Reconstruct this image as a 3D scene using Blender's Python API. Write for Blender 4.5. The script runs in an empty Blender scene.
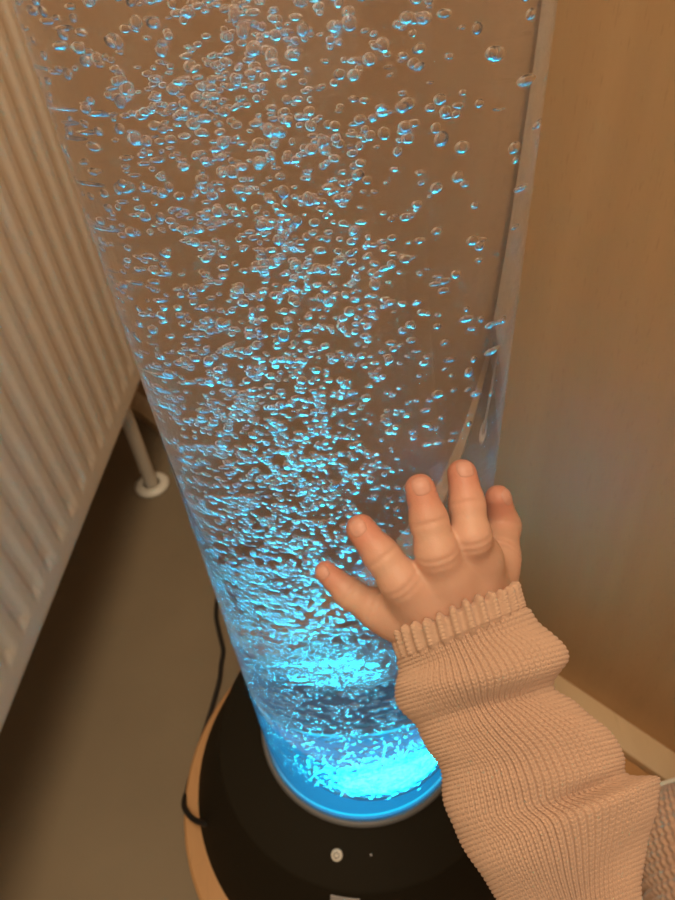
import bpy, bmesh, math, random
import numpy as np
from mathutils import Vector, Matrix
rng = np.random.default_rng(7)
random.seed(7)
sc = bpy.context.scene
C = sc.collection
PI = math.pi

# ------------------------------------------------------------------ camera frame
F = 676.0
CX, CY = 337.5, 450.0
H = 0.637                                   # lens height above the floor
NADIR = (406.0, 1149.0)                     # where verticals meet below the picture
dn = np.array([(NADIR[0]-CX)/F, -(NADIR[1]-CY)/F, -1.0]); dn /= np.linalg.norm(dn)
Zc = -dn
fw = np.array([0, 0, -1.0]); Yc = fw - fw.dot(Zc)*Zc; Yc /= np.linalg.norm(Yc)
Xc = np.cross(Yc, Zc)
M = np.array([Xc, Yc, Zc])                  # camera axes -> world axes
CAM = np.array([0, 0, H])
def ray(u, v):
    return M @ np.array([(u-CX)/F, -(v-CY)/F, -1.0])
def at(u, v, d):                            # point seen at (u,v) at optical depth d
    return CAM + ray(u, v)*d
def onz(u, v, z):
    r = ray(u, v); return CAM + r*((z-H)/r[2])
R = 0.075                                   # acrylic tube radius
AX = np.array([-0.00076, 0.2328])           # tube axis (plan)
def cyl(u, v, off):                         # point seen at (u,v), 'off' outside the tube wall
    r = ray(u, v); q = R+off
    a = r[0]**2+r[1]**2; b = -2*(r[:2] @ AX); c = AX @ AX - q*q
    D = max(b*b-4*a*c, 0.0)
    return CAM + r*((-b-math.sqrt(D))/(2*a))
def depth(p):
    return -((M.T @ (np.asarray(p)-CAM))[2])

# ------------------------------------------------------------------ helpers
def tag(o, label=None, cat=None, group=None, kind=None):
    if label: o['label'] = label
    if cat: o['category'] = cat
    if group: o['group'] = group
    if kind: o['kind'] = kind
    return o
def empty(name, loc, label, cat, group=None):
    o = bpy.data.objects.new(name, None); C.objects.link(o)
    o.location = loc; o.empty_display_size = 0.02
    return tag(o, label, cat, group)
def link(name, me, m, parent=None, smooth=True):
    if m and not me.materials: me.materials.append(m)
    if smooth:
        me.polygons.foreach_set('use_smooth', [True]*len(me.polygons))
    o = bpy.data.objects.new(name, me); C.objects.link(o)
    if parent:
        o.parent = parent
        o.matrix_parent_inverse = Matrix.Translation(-Vector(parent.location))
    return o
def np_mesh(name, V, Q):
    me = bpy.data.meshes.new(name)
    V = np.asarray(V, np.float32); Q = np.asarray(Q, np.int32)
    n = Q.shape[1]
    me.vertices.add(len(V)); me.vertices.foreach_set('co', V.ravel())
    me.loops.add(Q.size); me.loops.foreach_set('vertex_index', Q.ravel())
    me.polygons.add(len(Q)); me.polygons.foreach_set('loop_start', np.arange(0, Q.size, n, dtype=np.int32))
    me.polygons.foreach_set('loop_total', np.full(len(Q), n, np.int32))
    me.update(calc_edges=True); me.validate()
    return me
def bm_mesh(name, bm):
    me = bpy.data.meshes.new(name); bm.to_mesh(me); bm.free(); return me
def lathe(name, prof, m, parent=None, seg=128, c=None, closed=False, smooth=True, sharp=None):
    """prof: list of (r,z) from bottom outward to top, revolved about the vertical at c"""
    c = AX if c is None else c
    bm = bmesh.new(); rings = []
    for r, z in prof:
        if r < 1e-6: rings.append([bm.verts.new((c[0], c[1], z))])
        else: rings.append([bm.verts.new((c[0]+r*math.cos(2*PI*k/seg), c[1]+r*math.sin(2*PI*k/seg), z)) for k in range(seg)])
    pairs = list(zip(rings, rings[1:])) + ([(rings[-1], rings[0])] if closed else [])
    for a, b in pairs:
        for k in range(seg):
            k2 = (k+1) % seg
            if len(a) == 1 and len(b) == 1: break
            if len(a) == 1: bm.faces.new((a[0], b[k2], b[k]))
            elif len(b) == 1: bm.faces.new((a[k], a[k2], b[0]))
            else: bm.faces.new((a[k], a[k2], b[k2], b[k]))
    bmesh.ops.recalc_face_normals(bm, faces=bm.faces)
    me = bm_mesh(name, bm)
    o = link(name, me, m, parent, smooth)
    if sharp:
        me.set_sharp_from_angle(angle=math.radians(sharp))
    return o
def box(name, pts, z0, z1, m, parent=None, bevel=0.0):
    """prism over a plan polygon"""
    bm = bmesh.new()
    lo = [bm.verts.new((p[0], p[1], z0)) for p in pts]; hi = [bm.verts.new((p[0], p[1], z1)) for p in pts]
    n = len(pts)
    bm.faces.new(lo[::-1]); bm.faces.new(hi)
    for k in range(n): bm.faces.new((lo[k], lo[(k+1) % n], hi[(k+1) % n], hi[k]))
    bmesh.ops.recalc_face_normals(bm, faces=bm.faces)
    if bevel: bmesh.ops.bevel(bm, geom=bm.edges[:], offset=bevel, segments=3, affect='EDGES', profile=.5)
    me = bm_mesh(name, bm); o = link(name, me, m, parent, bevel > 0)
    if bevel: me.set_sharp_from_angle(angle=math.radians(50))
    return o
def catmull(P, n):
    P = np.asarray(P, float); k = len(P)
    t = np.linspace(0, k-1, n); i = np.clip(t.astype(int), 0, k-2); f = (t-i)
    g = lambda j: P[np.clip(j, 0, k-1)]
    sh = (-1,)+(1,)*(P.ndim-1); f = f.reshape(sh)
    p0, p1, p2, p3 = g(i-1), g(i), g(i+1), g(i+2)
    return .5*((2*p1)+(-p0+p2)*f+(2*p0-5*p1+4*p2-p3)*f*f+(-p0+3*p1-3*p2+p3)*f**3)
def tube_mesh(name, path, r, m, parent=None, seg=12, n=None):
    P = catmull(path, n or 12*len(path)); bm = bmesh.new(); rings = []
    up = Vector((0, 0, 1)); prev = None
    for i, p in enumerate(P):
        d = Vector(P[min(i+1, len(P)-1)]-P[max(i-1, 0)]).normalized()
        a = (prev - d*prev.dot(d)) if prev is not None else (up.cross(d) if abs(d.z) < .9 else Vector((1, 0, 0)).cross(d))
        a.normalize(); prev = a; b = d.cross(a)
        rings.append([bm.verts.new(Vector(p)+(a*math.cos(2*PI*k/seg)+b*math.sin(2*PI*k/seg))*r) for k in range(seg)])
    for a, b in zip(rings, rings[1:]):
        for k in range(seg): bm.faces.new((a[k], a[(k+1) % seg], b[(k+1) % seg], b[k]))
    bm.faces.new(rings[0][::-1]); bm.faces.new(rings[-1])
    bmesh.ops.recalc_face_normals(bm, faces=bm.faces)
    return link(name, bm_mesh(name, bm), m, parent)

# ------------------------------------------------------------------ materials
def mat(name):
    m = bpy.data.materials.new(name); m.use_nodes = True
    nt = m.node_tree; b = nt.nodes['Principled BSDF']
    return m, nt, b
def N(nt, t, **kw):
    n = nt.nodes.new(t)
    for k, v in kw.items():
        if k in n.inputs.keys() if hasattr(n.inputs, 'keys') else False: n.inputs[k].default_value = v
        else: setattr(n, k, v)
    return n
def simple(name, col, rough=.5, spec=.5, metal=0.0, bump=0.0, bscale=200.0, var=0.0, vscale=20.0):
    m, nt, b = mat(name)
    b.inputs['Base Color'].default_value = (*col, 1); b.inputs['Roughness'].default_value = rough
    b.inputs['Specular IOR Level'].default_value = spec; b.inputs['Metallic'].default_value = metal
    tc = nt.nodes.new('ShaderNodeTexCoord')
    if var:
        nz = nt.nodes.new('ShaderNodeTexNoise'); nz.inputs['Scale'].default_value = vscale; nz.inputs['Detail'].default_value = 6
        nt.links.new(tc.outputs['Object'], nz.inputs['Vector'])
        mx = nt.nodes.new('ShaderNodeMix'); mx.data_type = 'RGBA'
        mx.inputs[6].default_value = (*[c*(1-var) for c in col], 1); mx.inputs[7].default_value = (*[min(1, c*(1+var)) for c in col], 1)
        nt.links.new(nz.outputs['Fac'], mx.inputs[0]); nt.links.new(mx.outputs[2], b.inputs['Base Color'])
    if bump:
        nz = nt.nodes.new('ShaderNodeTexNoise'); nz.inputs['Scale'].default_value = bscale; nz.inputs['Detail'].default_value = 4
        nt.links.new(tc.outputs['Object'], nz.inputs['Vector'])
        bp = nt.nodes.new('ShaderNodeBump'); bp.inputs['Strength'].default_value = bump; bp.inputs['Distance'].default_value = .001
        nt.links.new(nz.outputs['Fac'], bp.inputs['Height']); nt.links.new(bp.outputs['Normal'], b.inputs['Normal'])
    return m
def glass(name, ior, rough=0.0):
    m = bpy.data.materials.new(name); m.use_nodes = True; nt = m.node_tree; nt.nodes.clear()
    o = nt.nodes.new('ShaderNodeOutputMaterial'); g = nt.nodes.new('ShaderNodeBsdfGlass')
    g.inputs['IOR'].default_value = ior; g.inputs['Roughness'].default_value = rough
    nt.links.new(g.outputs[0], o.inputs['Surface']); return m
def wood(name, c1, c2, fleck, rough=.45, rot=0.0, stretch=(28, 28, 1.6), fl=.45, fs=(9, 9, 22)):
    m, nt, b = mat(name); L = nt.links.new
    tc = nt.nodes.new('ShaderNodeTexCoord'); mp = nt.nodes.new('ShaderNodeMapping')
    mp.inputs['Scale'].default_value = stretch; mp.inputs['Rotation'].default_value = (0, 0, rot)
    L(tc.outputs['Object'], mp.inputs['Vector'])
    n1 = nt.nodes.new('ShaderNodeTexNoise'); n1.inputs['Scale'].default_value = 1.0; n1.inputs['Detail'].default_value = 6; n1.inputs['Distortion'].default_value = .6
    L(mp.outputs[0], n1.inputs['Vector'])
    mx = nt.nodes.new('ShaderNodeMix'); mx.data_type = 'RGBA'; mx.inputs[6].default_value = (*c1, 1); mx.inputs[7].default_value = (*c2, 1)
    rp = nt.nodes.new('ShaderNodeMapRange'); rp.inputs[1].default_value = .3; rp.inputs[2].default_value = .7
    L(n1.outputs['Fac'], rp.inputs[0]); L(rp.outputs[0], mx.inputs[0])
    # short dark flecks of beech along the grain
    m2 = nt.nodes.new('ShaderNodeMapping'); m2.inputs['Scale'].default_value = tuple(s*q for s, q in zip(stretch, fs))
    m2.inputs['Rotation'].default_value = (0, 0, rot)
    L(tc.outputs['Object'], m2.inputs['Vector'])
    n2 = nt.nodes.new('ShaderNodeTexNoise'); n2.inputs['Scale'].default_value = 1.0; n2.inputs['Detail'].default_value = 2
    L(m2.outputs[0], n2.inputs['Vector'])
    r2 = nt.nodes.new('ShaderNodeMapRange'); r2.inputs[1].default_value = .62; r2.inputs[2].default_value = .74; r2.inputs[4].default_value = fl
    L(n2.outputs['Fac'], r2.inputs[0])
    mx2 = nt.nodes.new('ShaderNodeMix'); mx2.data_type = 'RGBA'; mx2.inputs[7].default_value = (*fleck, 1)
    L(r2.outputs[0], mx2.inputs[0]); L(mx.outputs[2], mx2.inputs[6]); L(mx2.outputs[2], b.inputs['Base Color'])
    b.inputs['Roughness'].default_value = rough; b.inputs['Specular IOR Level'].default_value = .35
    bp = nt.nodes.new('ShaderNodeBump'); bp.inputs['Strength'].default_value = .08; bp.inputs['Distance'].default_value = .001
    L(n2.outputs['Fac'], bp.inputs['Height']); L(bp.outputs[0], b.inputs['Normal'])
    return m
def emit(name, col, s):
    m = bpy.data.materials.new(name); m.use_nodes = True; nt = m.node_tree; nt.nodes.clear()
    o = nt.nodes.new('ShaderNodeOutputMaterial'); e = nt.nodes.new('ShaderNodeEmission')
    e.inputs[0].default_value = (*col, 1); e.inputs[1].default_value = s
    nt.links.new(e.outputs[0], o.inputs['Surface']); return m

M_floor = simple('linoleum', (.235, .182, .118), .55, .3, bump=.15, bscale=90, var=.16, vscale=9)
M_rad = simple('radiator_enamel', (.80, .73, .62), .4, .4)
M_wall = simple('painted_wall', (.55, .46, .36), .8)
M_wood = wood('beech_panel', (.53, .325, .160), (.60, .375, .190), (.36, .20, .09), fl=.28, fs=(30, 30, 60))
M_ledge = wood('light_oak', (.62, .44, .26), (.70, .51, .31), (.45, .30, .16), rot=math.radians(46), stretch=(30, 3, 30))
M_ply = wood('plywood_board', (.50, .265, .11), (.55, .30, .13), (.36, .19, .08), stretch=(30, 3, 30))
M_black = simple('black_plastic', (.018, .0145, .009), .7, .07, bump=.1, bscale=900)
M_grey = simple('grey_collar', (.16, .16, .16), .4)
M_button = simple('pale_button', (.62, .58, .50), .35)
M_icon = simple('dark_icon', (.10, .09, .08), .5)
M_label = simple('grey_label', (.36, .34, .34), .5)
M_cable = simple('black_rubber', (.012, .011, .010), .5)
M_acryl = glass('acrylic', 1.49)
_nt = M_acryl.node_tree; _v = _nt.nodes.new('ShaderNodeVolumeScatter'); _v.inputs['Density'].default_value = .9; _v.inputs['Color'].default_value = (.97, .98, 1, 1)
_nt.links.new(_v.outputs[0], _nt.nodes['Material Output'].inputs['Volume'])
# pale diffuse share mixed into the acrylic, a haze veil lightening the tube's inside
_g = _nt.nodes['Glass BSDF']; _d = _nt.nodes.new('ShaderNodeBsdfDiffuse'); _d.inputs['Color'].default_value = (.82, .86, .95, 1)
_m = _nt.nodes.new('ShaderNodeMixShader'); _m.inputs[0].default_value = .05
_nt.links.new(_g.outputs[0], _m.inputs[1]); _nt.links.new(_d.outputs[0], _m.inputs[2]); _nt.links.new(_m.outputs[0], _nt.nodes['Material Output'].inputs['Surface'])
M_water = glass('water', 1.333/1.49)
M_air = glass('air_bubble', 1/1.333)
M_bin = simple('cream_plastic', (.80, .76, .66), .35)
M_pipe = simple('white_pipe', (.62, .56, .47), .4)

# ------------------------------------------------------------------ the setting
floor = box('floor', [(-1.6, -1.8), (1.8, -1.8), (1.8, 1.8), (-1.6, 1.8)], -.03, 0, M_floor); tag(floor, kind='structure')
# wood wall standing at 45 degrees behind the tube
ZL = .020                                   # top of the ledge at its foot
w1 = onz(575, 685, ZL)[:2]; w2 = onz(675, 752, ZL)[:2]
wd = (w1-w2)/np.linalg.norm(w1-w2); wn = np.array([wd[1], -wd[0]])
if wn @ (np.zeros(2)-w1) < 0: wn = -wn     # towards the camera
a = w1 + wd*.80; b_ = w1 - wd*.9
o = box('wall_right', [a, b_, b_-wn*.03, a-wn*.03], 0, 2.4, M_wood); tag(o, kind='structure')
# ledge along its foot
e1 = onz(622, 749, ZL)[:2]; lw = float((e1-w1) @ wn)
o = box('baseboard_right', [a, b_, b_+wn*lw, a+wn*lw], 0, ZL, M_ledge, bevel=.0015); tag(o, kind='structure')

s0 = float((onz(600, 735, .012)[:2]-w1) @ wd); s1 = -.9; q0 = w1+wn*(lw+.0005)
o = box('trim_1', [q0+wd*s0, q0+wd*s1, q0+wd*s1+wn*.10, q0+wd*s0+wn*.10], 0, .012, M_ply, bevel=.001); tag(o, kind='structure')
print('plank corners', np.linalg.norm(q0+wd*s0-AX), np.linalg.norm(q0+wd*s0+wn*.10-AX))
# ------------------------------------------------------------------ radiator
zr = H-.49
r0 = onz(0, 740, zr)[:2]; r1 = onz(138, 390, zr)[:2]
rd = (r1-r0)/np.linalg.norm(r1-r0); rn = np.array([rd[1], -rd[0]])   # rn towards the room (+x)
t_ = np.linalg.solve(np.array([[rd[0], -wd[0]], [rd[1], -wd[1]]]), w1-r0)
L0, L1 = -.45, float(t_[0])-.035             # along rd, from r0, stopping just short of the wood wall
pitch = .0302
RH = .62
rad = empty('radiator', (*(r0+rd*.05-rn*.02), zr), 'cream white ribbed panel radiator along the left side', 'radiator')
def rib_panel():
    ys = np.arange(L0, L1+1e-6, pitch/18); zz = np.concatenate([np.linspace(0, .012, 5), np.linspace(.014, .05, 22), np.linspace(.06, RH-.05, 14), np.linspace(RH-.045, RH-.012, 14), np.linspace(RH-.01, RH, 4)])
    Y, Zg = np.meshgrid(ys, zz, indexing='ij')
    ph = ((Y+.0075)/pitch) % 1.0
    x = np.abs(ph-.5)*2                      # 0 in the middle of a flute, 1 between
    s = np.clip((x-.25)/.60, 0, 1); s = s*s*(3-2*s)
    endb = np.clip((Zg-.014-.010*x)/.016, 0, 1); endt = np.clip((RH-.014-Zg)/.016, 0, 1)
    amp = (endb*endb*(3-2*endb))*(endt*endt*(3-2*endt))
    edge = np.clip((Zg)/.004, 0, 1)
    d = -.0022*s*amp + .0*edge - .004*(1-np.sqrt(np.clip(1-(1-edge)**2, 0, 1)))
    P = np.zeros((*Y.shape, 3)); P[..., :2] = r0 + Y[..., None]*rd + d[..., None]*rn; P[..., 2] = zr+Zg
    # thickness: a copy further back closes the panel
    n, k = Y.shape; V = P.reshape(-1, 3); idx = np.arange(n*k).reshape(n, k)
    Q = np.stack([idx[:-1, :-1], idx[1:, :-1], idx[1:, 1:], idx[:-1, 1:]], -1).reshape(-1, 4)
    B = V.copy(); B[:, :2] -= rn*.014
    bq = (Q+n*k)[:, ::-1]
    rim = []
    def strip(e):
        e = np.asarray(e); rim.append(np.stack([e[:-1], e[:-1]+n*k, e[1:]+n*k, e[1:]], -1))
    strip(idx[:, 0]); strip(idx[:, -1][::-1]); strip(idx[0][::-1]); strip(idx[-1])
    return np_mesh('front_panel', np.vstack([V, B]), np.vstack([Q, bq]+rim))
me = rib_panel()
bm = bmesh.new(); bm.from_mesh(me); bmesh.ops.recalc_face_normals(bm, faces=bm.faces); bm.to_mesh(me); bm.free()
link('front_panel', me, M_rad, rad)
def along(y, x): return r0+rd*y+rn*x
box('back_panel', [along(L0, -.058), along(L1, -.058), along(L1, -.070), along(L0, -.070)], zr, zr+RH, M_rad, rad, .003)
box('side_cover', [along(L1-.002, -.012), along(L1+.003, -.012), along(L1+.003, -.066), along(L1-.002, -.066)], zr+.012, zr+RH-.004, M_rad, rad)
box('top_grille', [along(L0, -.013), along(L1, -.013), along(L1, -.059), along(L0, -.059)], zr+RH-.012, zr+RH-.004, M_rad, rad)
o = box('wall_left', [along(-1.4, -.10), along(1.05, -.10), along(1.05, -.13), along(-1.4, -.13)], 0, 2.4, M_wall); tag(o, kind='structure')
# pipe with its floor rosette
pp = onz(152, 484, .004)
pr = empty('radiator_pipe', (pp[0], pp[1], 0), 'white heating pipe rising from a round floor rosette under the radiator end', 'pipe')
tube_mesh('pipe', [(pp[0], pp[1], 0.002), (pp[0], pp[1], .06), (pp[0], pp[1], zr+.012)], .0085, M_pipe, pr, 24)
lathe('rosette', [(.0105, .001), (.0225, .001), (.0230, .004), (.019, .0075), (.012, .0085), (.0105, .006)], M_bin, pr, 48, pp[:2], closed=True)

# ------------------------------------------------------------------ round board and lamp base
WB = .026
board = lathe('round_wooden_board', [(0, 0), (.158, 0), (.160, .002), (.160, WB-.002), (.158, WB), (0, WB)], M_ply, None, 160, AX+np.array([0, -.012]), sharp=35)
tag(board, 'round wooden board lying on the floor under the black lamp base', 'board')
lamp = empty('bubble_tube_lamp', (AX[0], AX[1], WB), 'tall clear water filled bubble tube lamp glowing blue on a black base', 'lamp')
lathe('base', [(0, WB), (.1465, WB), (.148, WB+.002), (.1475, WB+.004), (.1150, .1085), (.1148, .1105), (.1140, .1122), (.1125, .1132), (.081, .1250), (.0760, .1258), (0, .1258)], M_black, lamp, 192, sharp=40)
lathe('collar', [(.0752, .1262), (.0785, .1262), (.0788, .1272), (.0780, .1295), (.0770, .1305), (.0752, .1305)], M_grey, lamp, 160, closed=True)
ZT = .1262
TOP = 1.02
lathe('acrylic_tube', [(0, ZT), (R-.0003, ZT), (R, ZT+.0003), (R, TOP-.001), (R-.001, TOP), (0, TOP)], M_acryl, lamp, 256, sharp=40)
RI = .0705
lathe('water', [(0, ZT+.0006), (RI, ZT+.0006), (RI, TOP-.06), (0, TOP-.06)], M_water, lamp, 256, sharp=40)
def led_mat():
    m = bpy.data.materials.new('led_diffuser_glow'); m.use_nodes = True; nt = m.node_tree; nt.nodes.clear()
    o = nt.nodes.new('ShaderNodeOutputMaterial'); e = nt.nodes.new('ShaderNodeEmission')
    e.inputs[0].default_value = (.002, .36, .80, 1); e.inputs[1].default_value = .95
    nt.links.new(e.outputs[0], o.inputs['Surface']); return m
M_led = led_mat(); M_spot = emit('led_lamp_glow', (.004, .61, .97), 74.0); M_ring = emit('led_ring_glow', (.004, .62, .97), 1.7)
ZP = ZT+.0060
lathe('light_diffuser', [(0, ZT+.0020), (RI-.0012, ZT+.0020), (RI-.001, ZT+.0022), (RI-.001, ZP), (RI-.0012, ZP+.0002), (0, ZP+.0002)], M_led, lamp, 128, sharp=40)
# the air outlet: a shallow clear-blue ring plate where bubbles start, with LEDs round it
AO = np.array([AX[0]+.010, AX[1]-.010])
lathe('led_lamp', [(0, ZP+.0004), (.0195, ZP+.0004), (.0195, ZP+.0018), (.0183, ZP+.0028), (0, ZP+.0032)], M_spot, lamp, 64, AO)
lathe('led_ring', [(.0655, ZP+.0004), (.0680, ZP+.0004), (.0680, ZP+.0014), (.0668, ZP+.0020), (.0655, ZP+.0014)], M_ring, lamp, 128, closed=True)
lathe('air_outlet', [(.0290, ZP+.0004), (.0320, ZP+.0004), (.0320, ZP+.004), (.0315, ZP+.005), (.0295, ZP+.005), (.0290, ZP+.004)], simple('outlet_ring', (.25, .45, .60), .3), lamp, 64, AO, closed=True)
lathe('top_lid', [(0, TOP+.0003), (R+.004, TOP+.0003), (R+.005, TOP+.002), (R+.005, TOP+.03), (R+.002, TOP+.033), (0, TOP+.033)], M_black, lamp, 96, sharp=40)

# push button with its power sign, pilot dot, grey plate low on the flank
slope = math.atan2(.1250-.1132, .1125-.081)
def on_top(u, v):
    for _ in range(1):
        z = .12
        for _ in range(30):
            p = onz(u, v, z); r = np.linalg.norm(p[:2]-AX); z = .1250-(r-.081)*math.tan(slope)
    er = (p[:2]-AX)/r
    n = Vector((er[0]*math.sin(slope), er[1]*math.sin(slope), math.cos(slope)))
    t = Vector((-er[1], er[0], 0)); s = n.cross(t)
    if s.z < 0 and False: s = -s
    return Vector((p[0], p[1], z)), n, t, s
bp_, bn, bt, bs = on_top(337, 855)
rot = Matrix((bt, -bs, -bn)).transposed() if False else None
def disc_part(name, pos, n, t, prof, m, parent, seg=40):
    s = n.cross(t); bm = bmesh.new(); rings = []
    for r, h in prof:
        rings.append([bm.verts.new(pos+n*h+(t*math.cos(2*PI*k/seg)+s*math.sin(2*PI*k/seg))*r) for k in range(seg)] if r > 1e-7 else [bm.verts.new(pos+n*h)])
    for a, b in zip(rings, rings[1:]):
        for k in range(seg):
            q = (k+1) % seg
            if len(b) == 1: bm.faces.new((a[k], a[q], b[0]))
            elif len(a) == 1: bm.faces.new((a[0], b[q], b[k]))
            else: bm.faces.new((a[k], a[q], b[q], b[k]))
    bmesh.ops.recalc_face_normals(bm, faces=bm.faces)
    return link(name, bm_mesh(name, bm), m, parent)
btn = disc_part('button', bp_, bn, bt, [(.0040, -.001), (.0040, .0010), (.0036, .0016), (.0030, .0018), (.0, .0018)], M_button, lamp)
btn['label'] = 'pale round push button with a power sign'
def power_icon():
    s = bn.cross(bt); c = bp_+bn*.00195; bm = bmesh.new()
    upd = s if (M.T @ np.array(s))[1] > 0 else -s      # icon's up: away from the viewer
    rt = upd.cross(bn)
    seg = 30; ro, ri = .0021, .0015; ring = []
    for k in range(seg+1):
        a = PI/2+.55+(2*PI-1.1)*k/seg
        d = rt*math.cos(a)+upd*math.sin(a)
        ring.append([bm.verts.new(c+d*ri), bm.verts.new(c+d*ro), bm.verts.new(c+d*ro-bn*.0003), bm.verts.new(c+d*ri-bn*.0003)])
    for a, b in zip(ring, ring[1:]):
        for i in range(4): bm.faces.new((a[i], a[(i+1) % 4], b[(i+1) % 4], b[i]))
    for x0, x1, y0, y1 in ((-.0003, .0003, .0004, .0024),):
        q = [bm.verts.new(c+rt*x+upd*y-bn*h) for h in (0, .0003) for x, y in ((x0, y0), (x1, y0), (x1, y1), (x0, y1))]
        for f in ((0, 1, 2, 3), (7, 6, 5, 4), (0, 4, 5, 1), (1, 5, 6, 2), (2, 6, 7, 3), (3, 7, 4, 0)): bm.faces.new([q[i] for i in f])
    bmesh.ops.recalc_face_normals(bm, faces=bm.faces)
    return bm_mesh('power_sign', bm)
o = link('power_sign', power_icon(), M_icon, btn, False)
o.matrix_parent_inverse = btn.matrix_basis.inverted() @ Matrix.Identity(4); o.parent = btn
p_, n_, t_, s_ = on_top(371, 855)
disc_part('pilot_light', p_, n_, t_, [(.0008, -.0004), (.0008, .0003), (.0005, .0005), (0, .0005)], M_label, lamp, 16)
# grey plate on the flank
fl = math.atan2(.1475-.1150, .1085-.030)
ang = math.atan2(*(onz(346, 897, .10)[:2]-AX)[::-1])
def flank(da, z):
    r = .1150+(.1085-z)*math.tan(fl)+.0006
    return Vector((AX[0]+r*math.cos(ang+da), AX[1]+r*math.sin(ang+da), z))
bm = bmesh.new(); g = [[bm.verts.new(flank(da, z)) for z in (.1065, .078)] for da in np.linspace(-.085, .085, 9)]
for a, b in zip(g, g[1:]): bm.faces.new((a[0], a[1], b[1], b[0]))
r_ = bmesh.ops.extrude_face_region(bm, geom=bm.faces[:]); er = Vector((math.cos(ang), math.sin(ang), 0))
for v in r_['geom']:
    if isinstance(v, bmesh.types.BMVert): v.co -= er*.0010
bmesh.ops.recalc_face_normals(bm, faces=bm.faces)
link('rating_plate', bm_mesh('rating_plate', bm), M_label, lamp, False)

# ------------------------------------------------------------------ cable
def dirp(deg, r, z):
    return (AX[0]+r*math.cos(math.radians(deg)), AX[1]+r*math.sin(math.radians(deg)), z)
def dirp(deg, r, z):
    return (AX[0]+r*math.cos(math.radians(deg)), AX[1]-.012+r*math.sin(math.radians(deg)), z)
c0 = onz(206, 824, .045); c1 = onz(192, 818, .036); c2 = onz(184, 806, .030); c3 = onz(186, 794, .020)
pathc = [c0+np.array([.008, .002, 0]), c0, c1, c2, c3, dirp(178, .1640, .006), dirp(170, .1645, .0028)]
pathc += [onz(217, 690, .0028), onz(221, 665, .0028), onz(223, 650, .0028), onz(219, 632, .0028), onz(216, 612, .0028), onz(222, 590, .0028), onz(250, 560, .0028)]
o = tube_mesh('power_cable', pathc, .0023, M_cable, None, 12, 220)
tag(o, 'black power cable looping out of the lamp base over the board edge', 'cable')

# ------------------------------------------------------------------ open cream tub at the lower right
def tub():
    zb, zt = .0125, .085
    pa, pb = onz(650, 784, zt)[:2], onz(675, 777, zt)[:2]
    ux = (pb-pa)/np.linalg.norm(pb-pa); uy = np.array([-ux[1], ux[0]])
    if uy @ (pa-AX*0) < 0: uy = -uy
    hw, hd, cr = .075, .045, .016
    cen = pa+ux*(hw-.020)-uy*hd
    def loop(ins, z):
        out = []
        for qx, qy, a0 in ((1, -1, -PI/2), (1, 1, 0), (-1, 1, PI/2), (-1, -1, PI)):
            for k in range(9):
                a = a0+PI/2*k/8; rr = max(cr-ins, .003)
                x = qx*(hw-cr)+rr*math.cos(a); y = qy*(hd-cr)+rr*math.sin(a)
                p = cen+ux*x+uy*y; out.append((p[0], p[1], z))
        return out
    bm = bmesh.new()
    prof = [(.012, zb+.0006), (.011, zb), (.004, zt-.010), (.001, zt-.010), (0, zt-.008), (0, zt-.001), (.0006, zt), (.0050, zt), (.0056, zt-.001), (.0140, zb+.003)]
    rings = [[bm.verts.new(p) for p in loop(i, z)] for i, z in prof]
    for a, b in zip(rings, rings[1:]):
        n = len(a)
        for k in range(n): bm.faces.new((a[k], a[(k+1) % n], b[(k+1) % n], b[k]))
    bm.faces.new(rings[0][::-1]); bm.faces.new(rings[-1])
    bmesh.ops.recalc_face_normals(bm, faces=bm.faces)
    o = link('plastic_tub', bm_mesh('plastic_tub', bm), M_bin); o.data.set_sharp_from_angle(angle=math.radians(45))
    return tag(o, 'open cream white plastic tub on the floor behind the pink sleeve', 'tub')
tub()

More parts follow.
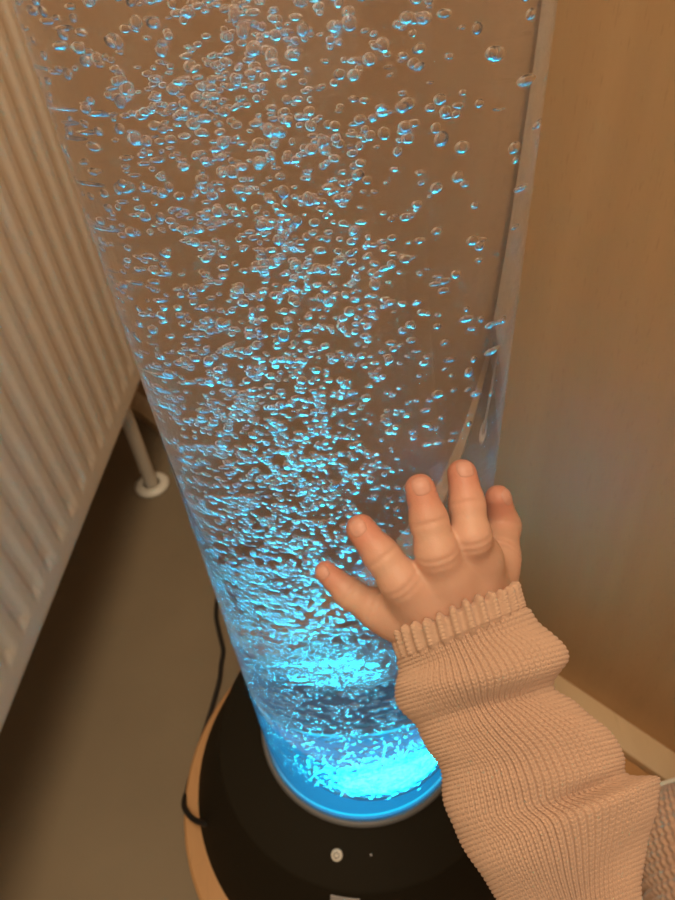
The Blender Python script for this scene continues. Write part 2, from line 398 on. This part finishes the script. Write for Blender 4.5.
# ------------------------------------------------------------------ bubbles
def ico(sub):
    bm = bmesh.new(); bmesh.ops.create_icosphere(bm, subdivisions=sub, radius=1.0)
    V = np.array([v.co[:] for v in bm.verts]); Fc = np.array([[v.index for v in f.verts] for f in bm.faces]); bm.free()
    return V, Fc
def sample_bubbles():
    out = []; cell = {}; cs = .006
    def free(p, r):
        k = tuple((p//cs).astype(int))
        for dx in (-1, 0, 1):
            for dy in (-1, 0, 1):
                for dz in (-1, 0, 1):
                    for q, s in cell.get((k[0]+dx, k[1]+dy, k[2]+dz), ()):
                        if (q-p) @ (q-p) < (r+s)**2: return False
        cell.setdefault(k, []).append((p, r)); return True
    def put(x, y, z, r, fl):
        p = np.array([x, y, z])
        if np.hypot(x, y) + r*1.15 > RI-.0012 or z-r < ZP+.004: return
        if free(p, r*1.04): out.append((x+AX[0], y+AX[1], z, r, fl))
    # upper plume
    n = 6200
    for _ in range(n):
        z = .30+.42*rng.random()
        k = (z-.30)/.42
        cx = -.026+.021*k; cy = .0
        s = .0185+.0125*k
        if rng.random() < .15+.16*k: s *= 2.0
        x, y = cx+s*rng.normal(), cy+s*1.0*rng.normal()
        if rng.random() < .78*np.clip((x-.002-.022*k)/.022, 0, 1): continue
        put(x, y, z, .00068+.00085*rng.random()**1.5+.0002*k, .52+.75*rng.random()**1.7)
    # dense small bubbles in the lower third
    for _ in range(3000):
        z = ZP+.010+.205*rng.random()**1.1
        q = (z-ZP)/.21
        rmax = (RI-.002)*min(1, .62+4.2*max(q-.06, 0))
        rr = rmax*math.sqrt(rng.random()); t = 2*PI*rng.random()
        x, y = rr*math.cos(t), rr*math.sin(t)
        if rng.random() < .92*np.clip((q-.35)*2.5, 0, 1)*np.clip((x+.012)/.022, 0, 1): continue
        put(x, y, z, .00075+.0008*rng.random(), .42+.22*rng.random())
    # larger bubbles clinging round the outlet at the bottom
    for _ in range(900):
        t = 2*PI*rng.random(); rr = .022+.007*rng.normal()
        put(AO[0]-AX[0]+rr*math.cos(t), AO[1]-AX[1]+rr*math.sin(t), ZP+.006+.014*rng.random(), .0011+.0010*rng.random(), .8)
    # a few along the wall on the left
    for _ in range(420):
        t = PI+rng.normal()*.6; rr = RI-.004-.012*rng.random()
        put(rr*math.cos(t), rr*math.sin(t), .25+.42*rng.random(), .0007+.0009*rng.random(), .72)
    # single larger bubbles on the clear right side, high up
    for _ in range(150):
        put(.022+.044*rng.random(), .045*rng.normal(), .44+.26*rng.random(), .0009+.0009*rng.random(), .75+.4*rng.random())
    return out
BB = sample_bubbles()
def seen(b):
    p = np.array(b[:3]); c = M.T @ (p-CAM); u = CX+F*c[0]/-c[2]; v = CY-F*c[1]/-c[2]
    return u, v, -c[2]
info = []
for b in BB:
    u, v, d = seen(b)
    size = b[3]/d if (-5 < u < 680 and -5 < v < 905) else 0
    info.append((size, u, v, d))
order = sorted(range(len(BB)), key=lambda i: -info[i][0])
big = order[:300]
V3, F3 = ico(3)
bub = np_mesh('air_bubble', V3, F3); bub.materials.append(M_air); bub.polygons.foreach_set('use_smooth', [True]*len(bub.polygons))
def rnd_rot(tilt):
    return Matrix.Rotation(rng.random()*2*PI, 3, 'Z') @ Matrix.Rotation(rng.normal()*tilt, 3, 'X')
cols = ('left side', 'middle', 'right side'); 
for n, i in enumerate(big):
    x, y, z, r, fl = BB[i]; s, u, v, d = info[i]
    o = bpy.data.objects.new('air_bubble', bub); C.objects.link(o)
    o.matrix_world = Matrix.Translation((x, y, z)) @ rnd_rot(.35).to_4x4() @ Matrix.Diagonal((r*1.12, r*1.0, r*fl*1.1, 1))
    xr = (x-AX[0])
    col = cols[0] if xr < -.022 else cols[1] if xr < .012 else cols[2]
    row = 'near the top of the picture' if v < 150 else 'in its upper part' if v < 320 else 'just above hand level' if v < 470 else 'at hand level or below'
    tag(o, f'large cyan lit air bubble, {col} of the tube, {row}', 'bubble', f'large air bubbles, {col}, {row}')
V2, F2 = ico(2)
rest = order[300:]
VV = []; FF = []
for n, i in enumerate(rest):
    x, y, z, r, fl = BB[i]
    Mt = np.array(rnd_rot(.3)) @ np.diag((r*1.12, r, r*fl))
    VV.append(V2 @ Mt.T + (x, y, z)); FF.append(F2+n*len(V2))
o = link('small_air_bubbles', np_mesh('small_air_bubbles', np.vstack(VV), np.vstack(FF)), M_air)
tag(o, 'fine cyan lit swarm of small air bubbles rising inside the water tube', 'bubbles', kind='stuff')
print('bubbles', len(BB))

# ------------------------------------------------------------------ the child: body (hand, arm, trunk) as one surface
def roundcone(P, a, b, ra, rb):
    a = np.asarray(a, np.float32); b = np.asarray(b, np.float32); ab = b-a; L2 = float(ab @ ab)
    t = np.clip(((P[0]-a[0])*ab[0]+(P[1]-a[1])*ab[1]+(P[2]-a[2])*ab[2])/L2, 0, 1)
    d = np.sqrt((P[0]-a[0]-t*ab[0])**2+(P[1]-a[1]-t*ab[1])**2+(P[2]-a[2]-t*ab[2])**2)
    return d-(ra+(rb-ra)*t)
def smin(a, b, k):
    h = np.clip(.5+.5*(b-a)/k, 0, 1)
    return b+(a-b)*h-k*h*(1-h)
def px(p, r): return r*depth(p)/F
# (u, v, distance of the bone from the tube wall, radius in picture units)
FING = {
 'pinky':  [(374, 608, .0200, 17), (350, 594, .0130, 14.5), (326, 572, .0070, 11.5)],
 'ring':   [(401, 581, .0235, 21), (382, 556, .0160, 17.5), (361, 529, .0078, 15)],
 'middle': [(437, 553, .0235, 21), (429, 521, .0155, 18), (420, 489, .0078, 15.3)],
 'index':  [(471, 537, .0235, 19.5), (467, 504, .0150, 16.8), (462, 474, .0076, 14.8)],
 'thumb':  [(498, 556, .0180, 21), (503, 526, .0110, 16.5), (498, 498, .0068, 13)],
}
KN = {'pinky': (395, 614, .0225, 21), 'ring': (418, 596, .0250, 23), 'middle': (446, 577, .0255, 23), 'index': (476, 560, .0235, 21), 'thumb': (492, 574, .0215, 21)}
WR = [(427, 634, .029, 24), (457, 619, .031, 28), (487, 602, .029, 25)]
def J(t): 
    p = cyl(t[0], t[1], t[2]); return p, px(p, t[3])
# forearm / upper arm / trunk centres in space
DW = depth(cyl(457, 619, .031))-.001
elbow = at(566, 880, DW-.004); elbow2 = at(640, 1050, DW-.002); fore2 = at(474, 668, DW+.002)
shoulder = np.array([.165, -.105, .435]); trunk_t = np.array([.205, -.10, .45]); trunk_b = np.array([.205, -.10, .21]); TRUNK = np.array([.205, -.10])
knee = at(706, 858, .405); hip = np.array([.205, -.085, knee[2]-.005])
PRIMS = []
for k, L in FING.items():
    PRIMS.append((k, [J(t) for t in L], J(KN[k])))
def body_sdf(P):
    fingers = None
    for k, js, kn in PRIMS:
        chain = [kn]+js; f = None
        for (a, ra), (b, rb) in zip(chain, chain[1:]):
            d = roundcone(P, a, b, ra, rb)
            f = d if f is None else smin(f, d, .003)
        # joint creases on the back of the finger
        for (a, ra), (b, rb), (c, rc), wid in ((chain[0], chain[1], chain[2], .0009), (chain[1], chain[2], chain[3], .0008)):
            ax = (c-a)/np.linalg.norm(c-a); back = (CAM-b)/np.linalg.norm(CAM-b)
            for sft in ((-.0012, .0012) if wid > .00085 else (0.0,)):
                s = (P[0]-b[0])*ax[0]+(P[1]-b[1])*ax[1]+(P[2]-b[2])*ax[2]-sft
                near = (P[0]-b[0])**2+(P[1]-b[1])**2+(P[2]-b[2])**2
                dors = ((P[0]-b[0])*back[0]+(P[1]-b[1])*back[1]+(P[2]-b[2])*back[2])
                f = f + .0010*np.exp(-(s/wid)**2)*np.exp(-near/(rb*1.35)**2)*np.clip(dors/rb, 0, 1)
        fingers = f if fingers is None else smin(fingers, f, .0016)
    palm = None
    wj = [J(t) for t in WR]
    for (k, js, kn), w in zip(PRIMS, (wj[0], wj[0], wj[1], wj[2], wj[2])):
        d = roundcone(P, w[0], kn[0], w[1], kn[1]*1.0)
        palm = d if palm is None else smin(palm, d, .006)
    for (a, b) in zip(PRIMS[:-1], PRIMS[1:]):
        palm = smin(palm, roundcone(P, a[2][0], b[2][0], a[2][1]*.93, b[2][1]*.93), .005)
    d = smin(fingers, palm, .0062)
    arm = roundcone(P, wj[1][0], fore2, .0185, .0175)
    arm = smin(arm, roundcone(P, fore2, elbow, .0175, .0170), .004)
    arm = smin(arm, roundcone(P, elbow, elbow2, .0170, .0165), .004)
    arm = smin(arm, roundcone(P, elbow2, shoulder, .0165, .022), .004)
    arm = smin(arm, roundcone(P, shoulder, trunk_t, .024, .040), .02)
    arm = smin(arm, roundcone(P, trunk_t, trunk_b, .058, .064), .02)
    arm = smin(arm, roundcone(P, hip, knee, .045, .034), .02)
    return smin(d, arm, .008)
def axis(lo, hi, f0, f1, h, hc):
    fine = np.arange(f0, f1, h)
    left = []; x = f0; s = h
    while x > lo: s = min(s*1.25, hc); x -= s; left.append(x)
    right = []; x = fine[-1]; s = h
    while x < hi: s = min(s*1.25, hc); x += s; right.append(x)
    return np.array(left[::-1]+list(fine)+right, np.float32)
allj = np.array([p for _, js, kn in PRIMS for p, _ in js+[kn]])
lo = allj.min(0)-.011; hi = allj.max(0)+.011
xs = axis(-.05, .33, lo[0], hi[0], .00075, .012); ys = axis(-.17, .30, lo[1], hi[1], .00075, .012); zs = axis(.10, .57, lo[2]-.012, hi[2], .00075, .012)
def surface_net(Fd, xs, ys, zs):
    S = Fd < 0
    nx, ny, nz = Fd.shape
    c = np.zeros((nx-1, ny-1, nz-1), np.uint8)
    for i in (0, 1):
        for j in (0, 1):
            for k in (0, 1): c += S[i:nx-1+i, j:ny-1+j, k:nz-1+k]
    I, Jx, K = np.nonzero((c > 0) & (c < 8)); n = len(I)
    idx = -np.ones(c.shape, np.int32); idx[I, Jx, K] = np.arange(n)
    G = (xs, ys, zs); acc = np.zeros((n, 3)); cnt = np.zeros(n)
    base = (I, Jx, K)
    for axn in range(3):
        o1, o2 = [q for q in range(3) if q != axn]
        for d1 in (0, 1):
            for d2 in (0, 1):
                A = [x.copy() for x in base]; A[o1] = A[o1]+d1; A[o2] = A[o2]+d2
                B = [x.copy() for x in A]; B[axn] = B[axn]+1
                fa = Fd[tuple(A)]; fb = Fd[tuple(B)]; m = (fa < 0) != (fb < 0)
                t = fa[m]/(fa[m]-fb[m])
                for q in range(3):
                    if q == axn: acc[m, q] += G[q][A[q][m]]*(1-t)+G[q][B[q][m]]*t
                    else: acc[m, q] += G[q][A[q][m]]
                cnt[m] += 1
    V = acc/cnt[:, None]; Q = []
    for axn in range(3):
        o1, o2 = (axn+1) % 3, (axn+2) % 3
        sl0 = [slice(None)]*3; sl1 = [slice(None)]*3; sl0[axn] = slice(0, -1); sl1[axn] = slice(1, None)
        a = S[tuple(sl0)]; b = S[tuple(sl1)]
        E_ = np.array(np.nonzero(a != b)); ok = (E_[o1] > 0) & (E_[o2] > 0) & (E_[o1] < Fd.shape[o1]-1) & (E_[o2] < Fd.shape[o2]-1)
        E_ = E_[:, ok]; inside = a[tuple(E_)]
        def cell(d1, d2):
            q = E_.copy(); q[o1] -= d1; q[o2] -= d2; return idx[tuple(q)]
        q = np.stack([cell(1, 1), cell(0, 1), cell(0, 0), cell(1, 0)], -1)
        q[~inside] = q[~inside][:, ::-1]; Q.append(q)
    return V, np.vstack(Q)
Pg = (xs[:, None, None], ys[None, :, None], zs[None, None, :])
sdf = body_sdf(Pg).astype(np.float32)
BV, BQ = surface_net(sdf, xs, ys, zs)
print('body', len(BV), sdf.shape)
body_me = np_mesh('body', BV, BQ)
# flushed, redder fingertips: the skin's own colour
tips = [(js[-1][0], js[-1][1]) for _, js, _ in PRIMS]
knk = [(js[0][0], js[0][1]) for _, js, _ in PRIMS]
fl = np.zeros(len(BV))
for p, r in tips: fl = np.maximum(fl, np.exp(-(np.linalg.norm(BV-p, axis=1)/(r*1.9))**2))
for p, r in knk: fl = np.maximum(fl, .22*np.exp(-(np.linalg.norm(BV-p, axis=1)/(r*1.3))**2))
at_ = body_me.attributes.new('flush', 'FLOAT', 'POINT'); at_.data.foreach_set('value', fl.astype(np.float32))
def skin():
    m, nt, b = mat('skin'); L = nt.links.new
    an = nt.nodes.new('ShaderNodeAttribute'); an.attribute_name = 'flush'
    mx = nt.nodes.new('ShaderNodeMix'); mx.data_type = 'RGBA'
    mx.inputs[6].default_value = (.64, .40, .285, 1); mx.inputs[7].default_value = (.62, .255, .175, 1)
    tc = nt.nodes.new('ShaderNodeTexCoord'); nz = nt.nodes.new('ShaderNodeTexNoise'); nz.inputs['Scale'].default_value = 130; nz.inputs['Detail'].default_value = 3
    L(tc.outputs['Object'], nz.inputs['Vector'])
    ad = nt.nodes.new('ShaderNodeMath'); ad.operation = 'MULTIPLY_ADD'; ad.inputs[1].default_value = .25; L(nz.outputs['Fac'], ad.inputs[0])
    L(an.outputs['Fac'], ad.inputs[2]); L(ad.outputs[0], mx.inputs[0]); L(mx.outputs[2], b.inputs['Base Color'])
    b.inputs['Roughness'].default_value = .48; b.inputs['Specular IOR Level'].default_value = .4
    b.inputs['Subsurface Weight'].default_value = .25; b.inputs['Subsurface Radius'].default_value = (1, .35, .2); b.inputs['Subsurface Scale'].default_value = .003
    n2 = nt.nodes.new('ShaderNodeTexVoronoi'); n2.inputs['Scale'].default_value = 1500; L(tc.outputs['Object'], n2.inputs['Vector'])
    bp = nt.nodes.new('ShaderNodeBump'); bp.inputs['Strength'].default_value = .12; bp.inputs['Distance'].default_value = .0003
    L(n2.outputs['Distance'], bp.inputs['Height']); L(bp.outputs[0], b.inputs['Normal'])
    return m
M_skin = skin()
M_nail = simple('fingernail', (.62, .32, .24), .42, .4)
child = empty('person', (float(trunk_b[0]), float(trunk_b[1]), .15), 'small child in pink knitted sweater pressing one spread hand on the bubble tube', 'person')
body = link('body', body_me, M_skin, child)

# fingernails follow the skin: marched onto the same surface
def sdf_at(p):
    p = np.asarray(p, np.float32)
    return body_sdf((p[..., 0], p[..., 1], p[..., 2]))
for k, js, kn in PRIMS:
    (a, ra), (b, rb) = js[-2], js[-1]
    d = (b-a)/np.linalg.norm(b-a)
    ed = b-np.array([AX[0], AX[1], b[2]]); ed /= np.linalg.norm(ed)       # away from the tube
    ed = ed*.45+(CAM-b)/np.linalg.norm(CAM-b)*.55
    if k == 'thumb': ed = ed*.5+np.array([.7, -.2, .5])
    ed = ed - d*(ed @ d); ed /= np.linalg.norm(ed); sd = np.cross(d, ed)
    ed2 = ed*.95+d*.312; dd = d*.95-ed*.312                                  # nail plate tips over the fingertip
    nu, nv = 17, 17; U, W = np.meshgrid(np.linspace(-1, 1, nu), np.linspace(-1, 1, nv), indexing='ij')
    # squircle outline
    sx = U*np.sqrt(1-.42*W*W); sw = W*np.sqrt(1-.42*U*U)
    hw, hl = rb*.62, rb*.66
    o3 = b+ed2*rb*2.2+ (sx*hw)[..., None]*sd + (sw*hl)[..., None]*dd
    t = np.zeros(U.shape)
    for _ in range(40):
        t += sdf_at(o3 - ed2*t[..., None])*.8
    S = o3-ed2*t[..., None]
    e = np.maximum(np.abs(U), np.abs(W))
    off = .00032*np.clip((1-e)/.2, 0, 1)**.5-.00012
    S = S+ed2*off[..., None]
    idx = np.arange(nu*nv).reshape(nu, nv)
    Q = np.stack([idx[:-1, :-1], idx[1:, :-1], idx[1:, 1:], idx[:-1, 1:]], -1).reshape(-1, 4)
    Bk = (S-ed2*.0006).reshape(-1, 3); nn = nu*nv
    rim = []
    for e_ in (idx[:, 0], idx[-1], idx[::-1, -1], idx[0, ::-1]): rim.append(np.stack([e_[:-1], e_[:-1]+nn, e_[1:]+nn, e_[1:]], -1))
    me = np_mesh('fingernail', np.vstack([S.reshape(-1, 3), Bk]), np.vstack([Q, (Q+nn)[:, ::-1]]+rim))
    bm = bmesh.new(); bm.from_mesh(me); bmesh.ops.recalc_face_normals(bm, faces=bm.faces); bm.to_mesh(me); bm.free()
    o = link('fingernail', me, M_nail, child)

# ------------------------------------------------------------------ knitted sweater
M_knit = simple('pink_knit_wool', (.61, .40, .28), .9, .15, bump=.5, bscale=2500, var=.10, vscale=900)
M_knit.node_tree.nodes['Principled BSDF'].inputs['Sheen Weight'].default_value = .25
M_knit.node_tree.nodes['Principled BSDF'].inputs['Sheen Roughness'].default_value = .5
def knit_h(cw, rw):
    """stocking stitch: cw in wales, rw in courses -> 0..1"""
    x = (cw % 1.0)-.5; ax_ = np.abs(x)
    ph = (rw + ax_*1.15) % 1.0
    strand = np.clip(1-((ph-.5)*2.0)**2, 0, 1)**.6
    leg = np.clip(1-((ax_-.20)/np.where(ax_ < .20, .29, .30))**2, 0, 1)**.7
    return (strand*.30+.70)*leg
# picture outline of the sleeve, left and right edge
SL = [((401, 656), (521, 607)), ((398, 674), (538, 622)), ((397, 689), (553, 640)), ((402, 706), (560, 662)), ((415, 727), (557, 681)), ((430, 750), (575, 706)),
      ((441, 775), (603, 732)), ((446, 803), (620, 758)), ((456, 830), (627, 776)), ((470, 853), (652, 783)), ((487, 880), (655, 808)),
      ((508, 910), (646, 850)), ((532, 945), (640, 900)), ((548, 985), (658, 950)), ((556, 1062), (716, 1014))]
def sleeve():
    n_ctrl = len(SL); Cc = []; E1 = []; E2 = []; A = []; B = []
    for i, (l, r) in enumerate(SL):
        l = np.array(l, float); r = np.array(r, float); c = (l+r)/2
        d = DW+.002-.010*min(1, i/10)
        cp = at(c[0], c[1], d); lp = at(l[0], l[1], d); rp = at(r[0], r[1], d)
        e1 = (rp-lp); w = np.linalg.norm(e1)/2; e1 /= 2*w
        e2 = CAM-cp; e2 /= np.linalg.norm(e2); e2 -= e1*(e2 @ e1); e2 /= np.linalg.norm(e2)
        Cc.append(cp); E1.append(e1); E2.append(e2); A.append(w); B.append(min(w*.95, .033))
    # on to the shoulder, out of the picture
    last = Cc[-1]; sg = np.sign(np.cross(E1[8], E2[8]) @ (Cc[9]-Cc[7]))
    pd = shoulder-last; pd /= np.linalg.norm(pd)
    e1u = E1[-1]-pd*(E1[-1] @ pd); e1u /= np.linalg.norm(e1u); e2u = sg*np.cross(pd, e1u)
    mid = E2[-1]+e2u; mid -= E1[-1]*(mid @ E1[-1]); E2[-1] = mid/np.linalg.norm(mid); A[-1] = .034; B[-1] = .034
    for f, rad_ in ((.3, .036), (.65, .039), (1.0, .042)):
        Cc.append(last*(1-f)+shoulder*f); E1.append(e1u); E2.append(e2u); A.append(rad_); B.append(rad_)
    ctrl = [np.array(Cc), np.array(E1), np.array(E2), np.array(A), np.array(B)]
    # even courses along the arm
    n0 = 800; cc = catmull(ctrl[0], n0); s = np.concatenate([[0], np.cumsum(np.linalg.norm(np.diff(cc, axis=0), axis=1))])
    Ltot = s[-1]; Lv = float(np.interp(12.6/(len(Cc)-1)*(n0-1), np.arange(n0), s)); ROW = .00168
    arcs = np.concatenate([np.arange(0, Lv, ROW/9), np.linspace(Lv+.001, Ltot, 60)]); nr = len(arcs)
    tt = np.interp(arcs, s, np.arange(n0))
    def ev(a):
        q = catmull(a, n0); i = np.clip(tt.astype(int), 0, n0-2); f = tt-i; f = f.reshape((-1,)+(1,)*(q.ndim-1)); return q[i]*(1-f)+q[i+1]*f
    c, e1, e2, A_, B_ = [ev(x) for x in ctrl]
    e1 /= np.linalg.norm(e1, axis=1)[:, None]; e2 -= e1*np.sum(e1*e2, 1)[:, None]; e2 /= np.linalg.norm(e2, axis=1)[:, None]
    wales = 82; nc = wales*10
    th = np.linspace(0, 2*PI, nc, endpoint=False)
    arc = arcs[:, None]
    tpar = (tt/(n0-1)*(len(Cc)-1))[:, None]              # control index
    T = th[None, :]
    # folds: soft rolls that run round the arm, fading away on the back
    front = np.clip(np.sin(T)*.6+.55, 0, 1)
    def crease(t0, depth_, wid, slope=0.0, a0=0.0, aw=9.0):
        return -depth_*np.exp(-((tpar-t0-slope*np.cos(T))/wid)**2)*np.exp(-((T-a0+PI) % (2*PI)-PI)**2/aw**2)
    dsp = crease(4.1, .0042, .42, .15, PI*.35, 1.5)+crease(1.0, .0015, .5)
    dsp = dsp-crease(2.7, .0026, .8, .1, PI*.4, 1.6)-crease(5.6, .0018, .9, .2, PI*.35, 1.3)
    dsp = dsp+crease(8.4, .0045, .45, -.6, PI*.36, .7)-crease(9.5, .0030, .6, -.9, PI*.2, .8)
    dsp = dsp+crease(6.6, .0016, .5, .9, PI*.75, .8)+crease(11.4, .003, .6, -.7, PI*.3, 1.0)
    dsp = dsp+.0007*np.sin(T*3+tpar*1.3)*np.sin(tpar*1.9+T)
    dsp = dsp-.0022*np.clip(1-tpar/.22, 0, 1)**2+.0006*np.exp(-((tpar-.3)/.3)**2)
    kh = knit_h(T/(2*PI)*wales, arc/ROW)
    fade = np.clip(tpar/.25, 0, 1)*(arc <= Lv)
    dsp = dsp+(kh-.6)*.0022*fade
    ea = A_[:, None]+dsp; eb = B_[:, None]+dsp
    P = c[:, None]+e1[:, None]*(np.cos(T)*ea)[..., None]+e2[:, None]*(np.sin(T)*eb)[..., None]
    idx = np.arange(nr*nc).reshape(nr, nc); nx = np.roll(idx, -1, 1)
    Q = np.stack([idx[:-1], nx[:-1], nx[1:], idx[1:]], -1).reshape(-1, 4)
    me = np_mesh('sleeve', P.reshape(-1, 3), Q)
    return me, (ctrl, )
sme, sinfo = sleeve()
bm = None
sl = link('sleeve', sme, M_knit, child)
# ribbed cuff
def cuff():
    rows = [((405, 664), (522, 615), 0.0), ((401, 655), (520, 606), 0.0), ((397, 643), (517, 596), .0), ((394, 634), (515, 587), .0)]
    ctr = []
    for i, (l, r, _) in enumerate(rows):
        l = np.array(l, float); r = np.array(r, float); c = (l+r)/2; d = DW+.002
        cp = at(*c, d); lp = at(*l, d); rp = at(*r, d); e1 = rp-lp; w = np.linalg.norm(e1)/2; e1 /= 2*w
        e2 = CAM-cp; e2 /= np.linalg.norm(e2); e2 -= e1*(e2 @ e1); e2 /= np.linalg.norm(e2)
        ctr.append((cp, e1, e2, w+.0006, min(w*1.1, .031)))
    c, e1, e2, A_, B_ = [np.array([x[k] for x in ctr]) for k in range(5)]
    nr, ribs = 46, 30; nc = ribs*14
    c, e1, e2, A_, B_ = catmull(c, nr), catmull(e1, nr), catmull(e2, nr), catmull(A_, nr), catmull(B_, nr)
    T = np.linspace(0, 2*PI, nc, endpoint=False)[None, :]; v = np.linspace(0, 1, nr)[:, None]
    rib = np.cos(T*ribs)                                     # knit column / purl gap
    prof = np.sign(rib)*np.abs(rib)**.7
    stitch = np.abs(np.sin((v*9+.16*np.abs(np.sin(T*ribs)))*PI))**.7
    dsp = .00115*prof+.00035*stitch*(rib > 0)-.0026*np.clip(1-v/.28, 0, 1)-.0012*np.clip((v-.86)/.14, 0, 1)**2
    ax_dir = (c[-1]-c[0]); ax_dir /= np.linalg.norm(ax_dir)
    P = c[:, None]+e1[:, None]*(np.cos(T)*(A_[:, None]+dsp))[..., None]+e2[:, None]*(np.sin(T)*(B_[:, None]+dsp))[..., None]
    P = P+ax_dir*((.0012*np.sign(np.cos(T*ribs))*np.abs(np.cos(T*ribs))**.5+.0006*np.sin(T*5+1))*np.clip(v*1.6-.6, 0, 1))[..., None]      # scalloped edge
    # turn the edge inwards
    inner = []
    for k, (s, inw) in enumerate(((.0004, .0012), (-.0006, .0026), (-.004, .0032), (-.010, .0036))):
        q = P[-1].copy(); cen = c[-1]; rr = q-cen; rr = rr-ax_dir*(rr @ ax_dir)[:, None]; ln = np.linalg.norm(rr, axis=1)[:, None]
        inner.append(q-rr/ln*inw+ax_dir*s)
    P = np.concatenate([P, np.array(inner)], 0); nr2 = P.shape[0]
    idx = np.arange(nr2*nc).reshape(nr2, nc); nx = np.roll(idx, -1, 1)
    Q = np.stack([idx[:-1], idx[1:], nx[1:], nx[:-1]], -1).reshape(-1, 4)
    return np_mesh('cuff', P.reshape(-1, 3), Q)
cf = link('cuff', cuff(), M_knit, sl); cf['label'] = 'ribbed scalloped cuff'
# body of the sweater
def sweater():
    rad_ = .078; cpt = TRUNK
    zz0, zz1 = .16, .545; rows = int((zz1-zz0)/.0032); nr = rows*7; wales = 110; nc = wales*6
    T = np.linspace(0, 2*PI, nc, endpoint=False)[None, :]; z = np.linspace(zz0, zz1, nr)[:, None]; k = (z-zz0)/(zz1-zz0)
    rr = rad_*(1+.02*np.sin(k*9+T*2)-.25*np.clip((k-.88)/.12, 0, 1)**2)+.0030*(np.abs(np.sin((z-zz0)/.0032*PI))-.5)+.0005*knit_h(T/(2*PI)*wales, (z-zz0)/.0016)
    X = cpt[0]+rr*np.cos(T); Y = cpt[1]+rr*np.sin(T); Zz = z+0*T
    P = np.stack([X, Y, Zz], -1); idx = np.arange(nr*nc).reshape(nr, nc); nx = np.roll(idx, -1, 1)
    Q = np.stack([idx[:-1], nx[:-1], nx[1:], idx[1:]], -1).reshape(-1, 4)
    return np_mesh('sweater_body', P.reshape(-1, 3), Q), cpt
swm, cpt = sweater(); print('trunk centre', cpt)
link('sweater_body', swm, M_knit, child)

# knitted leg, drawn up in front of the trunk
def leg():
    d = knee-hip; Ld = np.linalg.norm(d); d /= Ld; sx = np.cross(d, (0, 0, 1)); sx /= np.linalg.norm(sx); sz = np.cross(sx, d)
    pit = .0052; cap = .042; Lt = Ld+cap; nr = int(Lt/pit)*10; nc = 500
    t = np.linspace(0, 1, nr)[:, None]; xx = t*Lt; T = np.linspace(0, 2*PI, nc, endpoint=False)[None, :]
    env = np.where(xx < Ld, .054-.012*xx/Ld, .042*np.sqrt(np.clip(1-((xx-Ld)/cap)**2, 0.0004, 1)))
    rr = env+.0022*(np.abs(np.sin(xx/pit*PI+.25*np.sin(T*2)))-.6)*np.clip(env/.042, 0, 1)+.0008*np.sin(T*60)
    P = hip+xx[..., None]*d+(rr*np.cos(T))[..., None]*sx+(rr*np.sin(T))[..., None]*sz
    idx = np.arange(nr*nc).reshape(nr, nc); nx = np.roll(idx, -1, 1)
    Q = np.stack([idx[:-1], nx[:-1], nx[1:], idx[1:]], -1).reshape(-1, 4)
    return np_mesh('trouser_leg', P.reshape(-1, 3), Q)
o = link('trouser_leg', leg(), M_knit, child); o['label'] = 'shaded ribbed pink knit in the lower right corner'

# ------------------------------------------------------------------ light
w = bpy.data.worlds.new('room_light'); sc.world = w; w.use_nodes = True
bg = w.node_tree.nodes['Background']; bg.inputs[0].default_value = (1.0, .78, .54, 1); bg.inputs[1].default_value = .40
def area(name, loc, target, size, power, col):
    l = bpy.data.lights.new(name, 'AREA'); l.shape = 'DISK'; l.size = size; l.energy = power; l.color = col
    o = bpy.data.objects.new(name, l); C.objects.link(o); o.location = loc
    o.rotation_euler = (Vector(target)-Vector(loc)).to_track_quat('-Z', 'Y').to_euler(); return o
area('ceiling_lamp', (.0, .07, 1.62), (.05, .2, .3), .6, 8.2, (1.0, .80, .56))
area('room_lamp', (-.1, -.75, 1.75), (.0, .25, .3), 1.0, 7.5, (1.0, .80, .56))

# ------------------------------------------------------------------ camera
cam = bpy.data.cameras.new('camera'); co = bpy.data.objects.new('camera', cam); C.objects.link(co)
cam.sensor_fit = 'VERTICAL'; cam.sensor_height = 36.0; cam.sensor_width = 27.0; cam.lens = F/900*36.0
cam.clip_start = .005; cam.clip_end = 50
Mw = Matrix([[*M[0], 0], [*M[1], 0], [*M[2], H], [0, 0, 0, 1]]); co.matrix_world = Mw
cam.dof.use_dof = True; cam.dof.focus_distance = .215; cam.dof.aperture_fstop = 18.0
sc.camera = co
sc.view_settings.view_transform = 'Standard'; sc.view_settings.look = 'None'; sc.view_settings.gamma = 1.0
sc.view_settings.use_curve_mapping = False; sc.view_settings.exposure = 0.08
cy = sc.cycles
cy.use_denoising = True; cy.max_bounces = 72; cy.transmission_bounces = 72; cy.glossy_bounces = 12; cy.diffuse_bounces = 4
cy.sample_clamp_indirect = 0.0
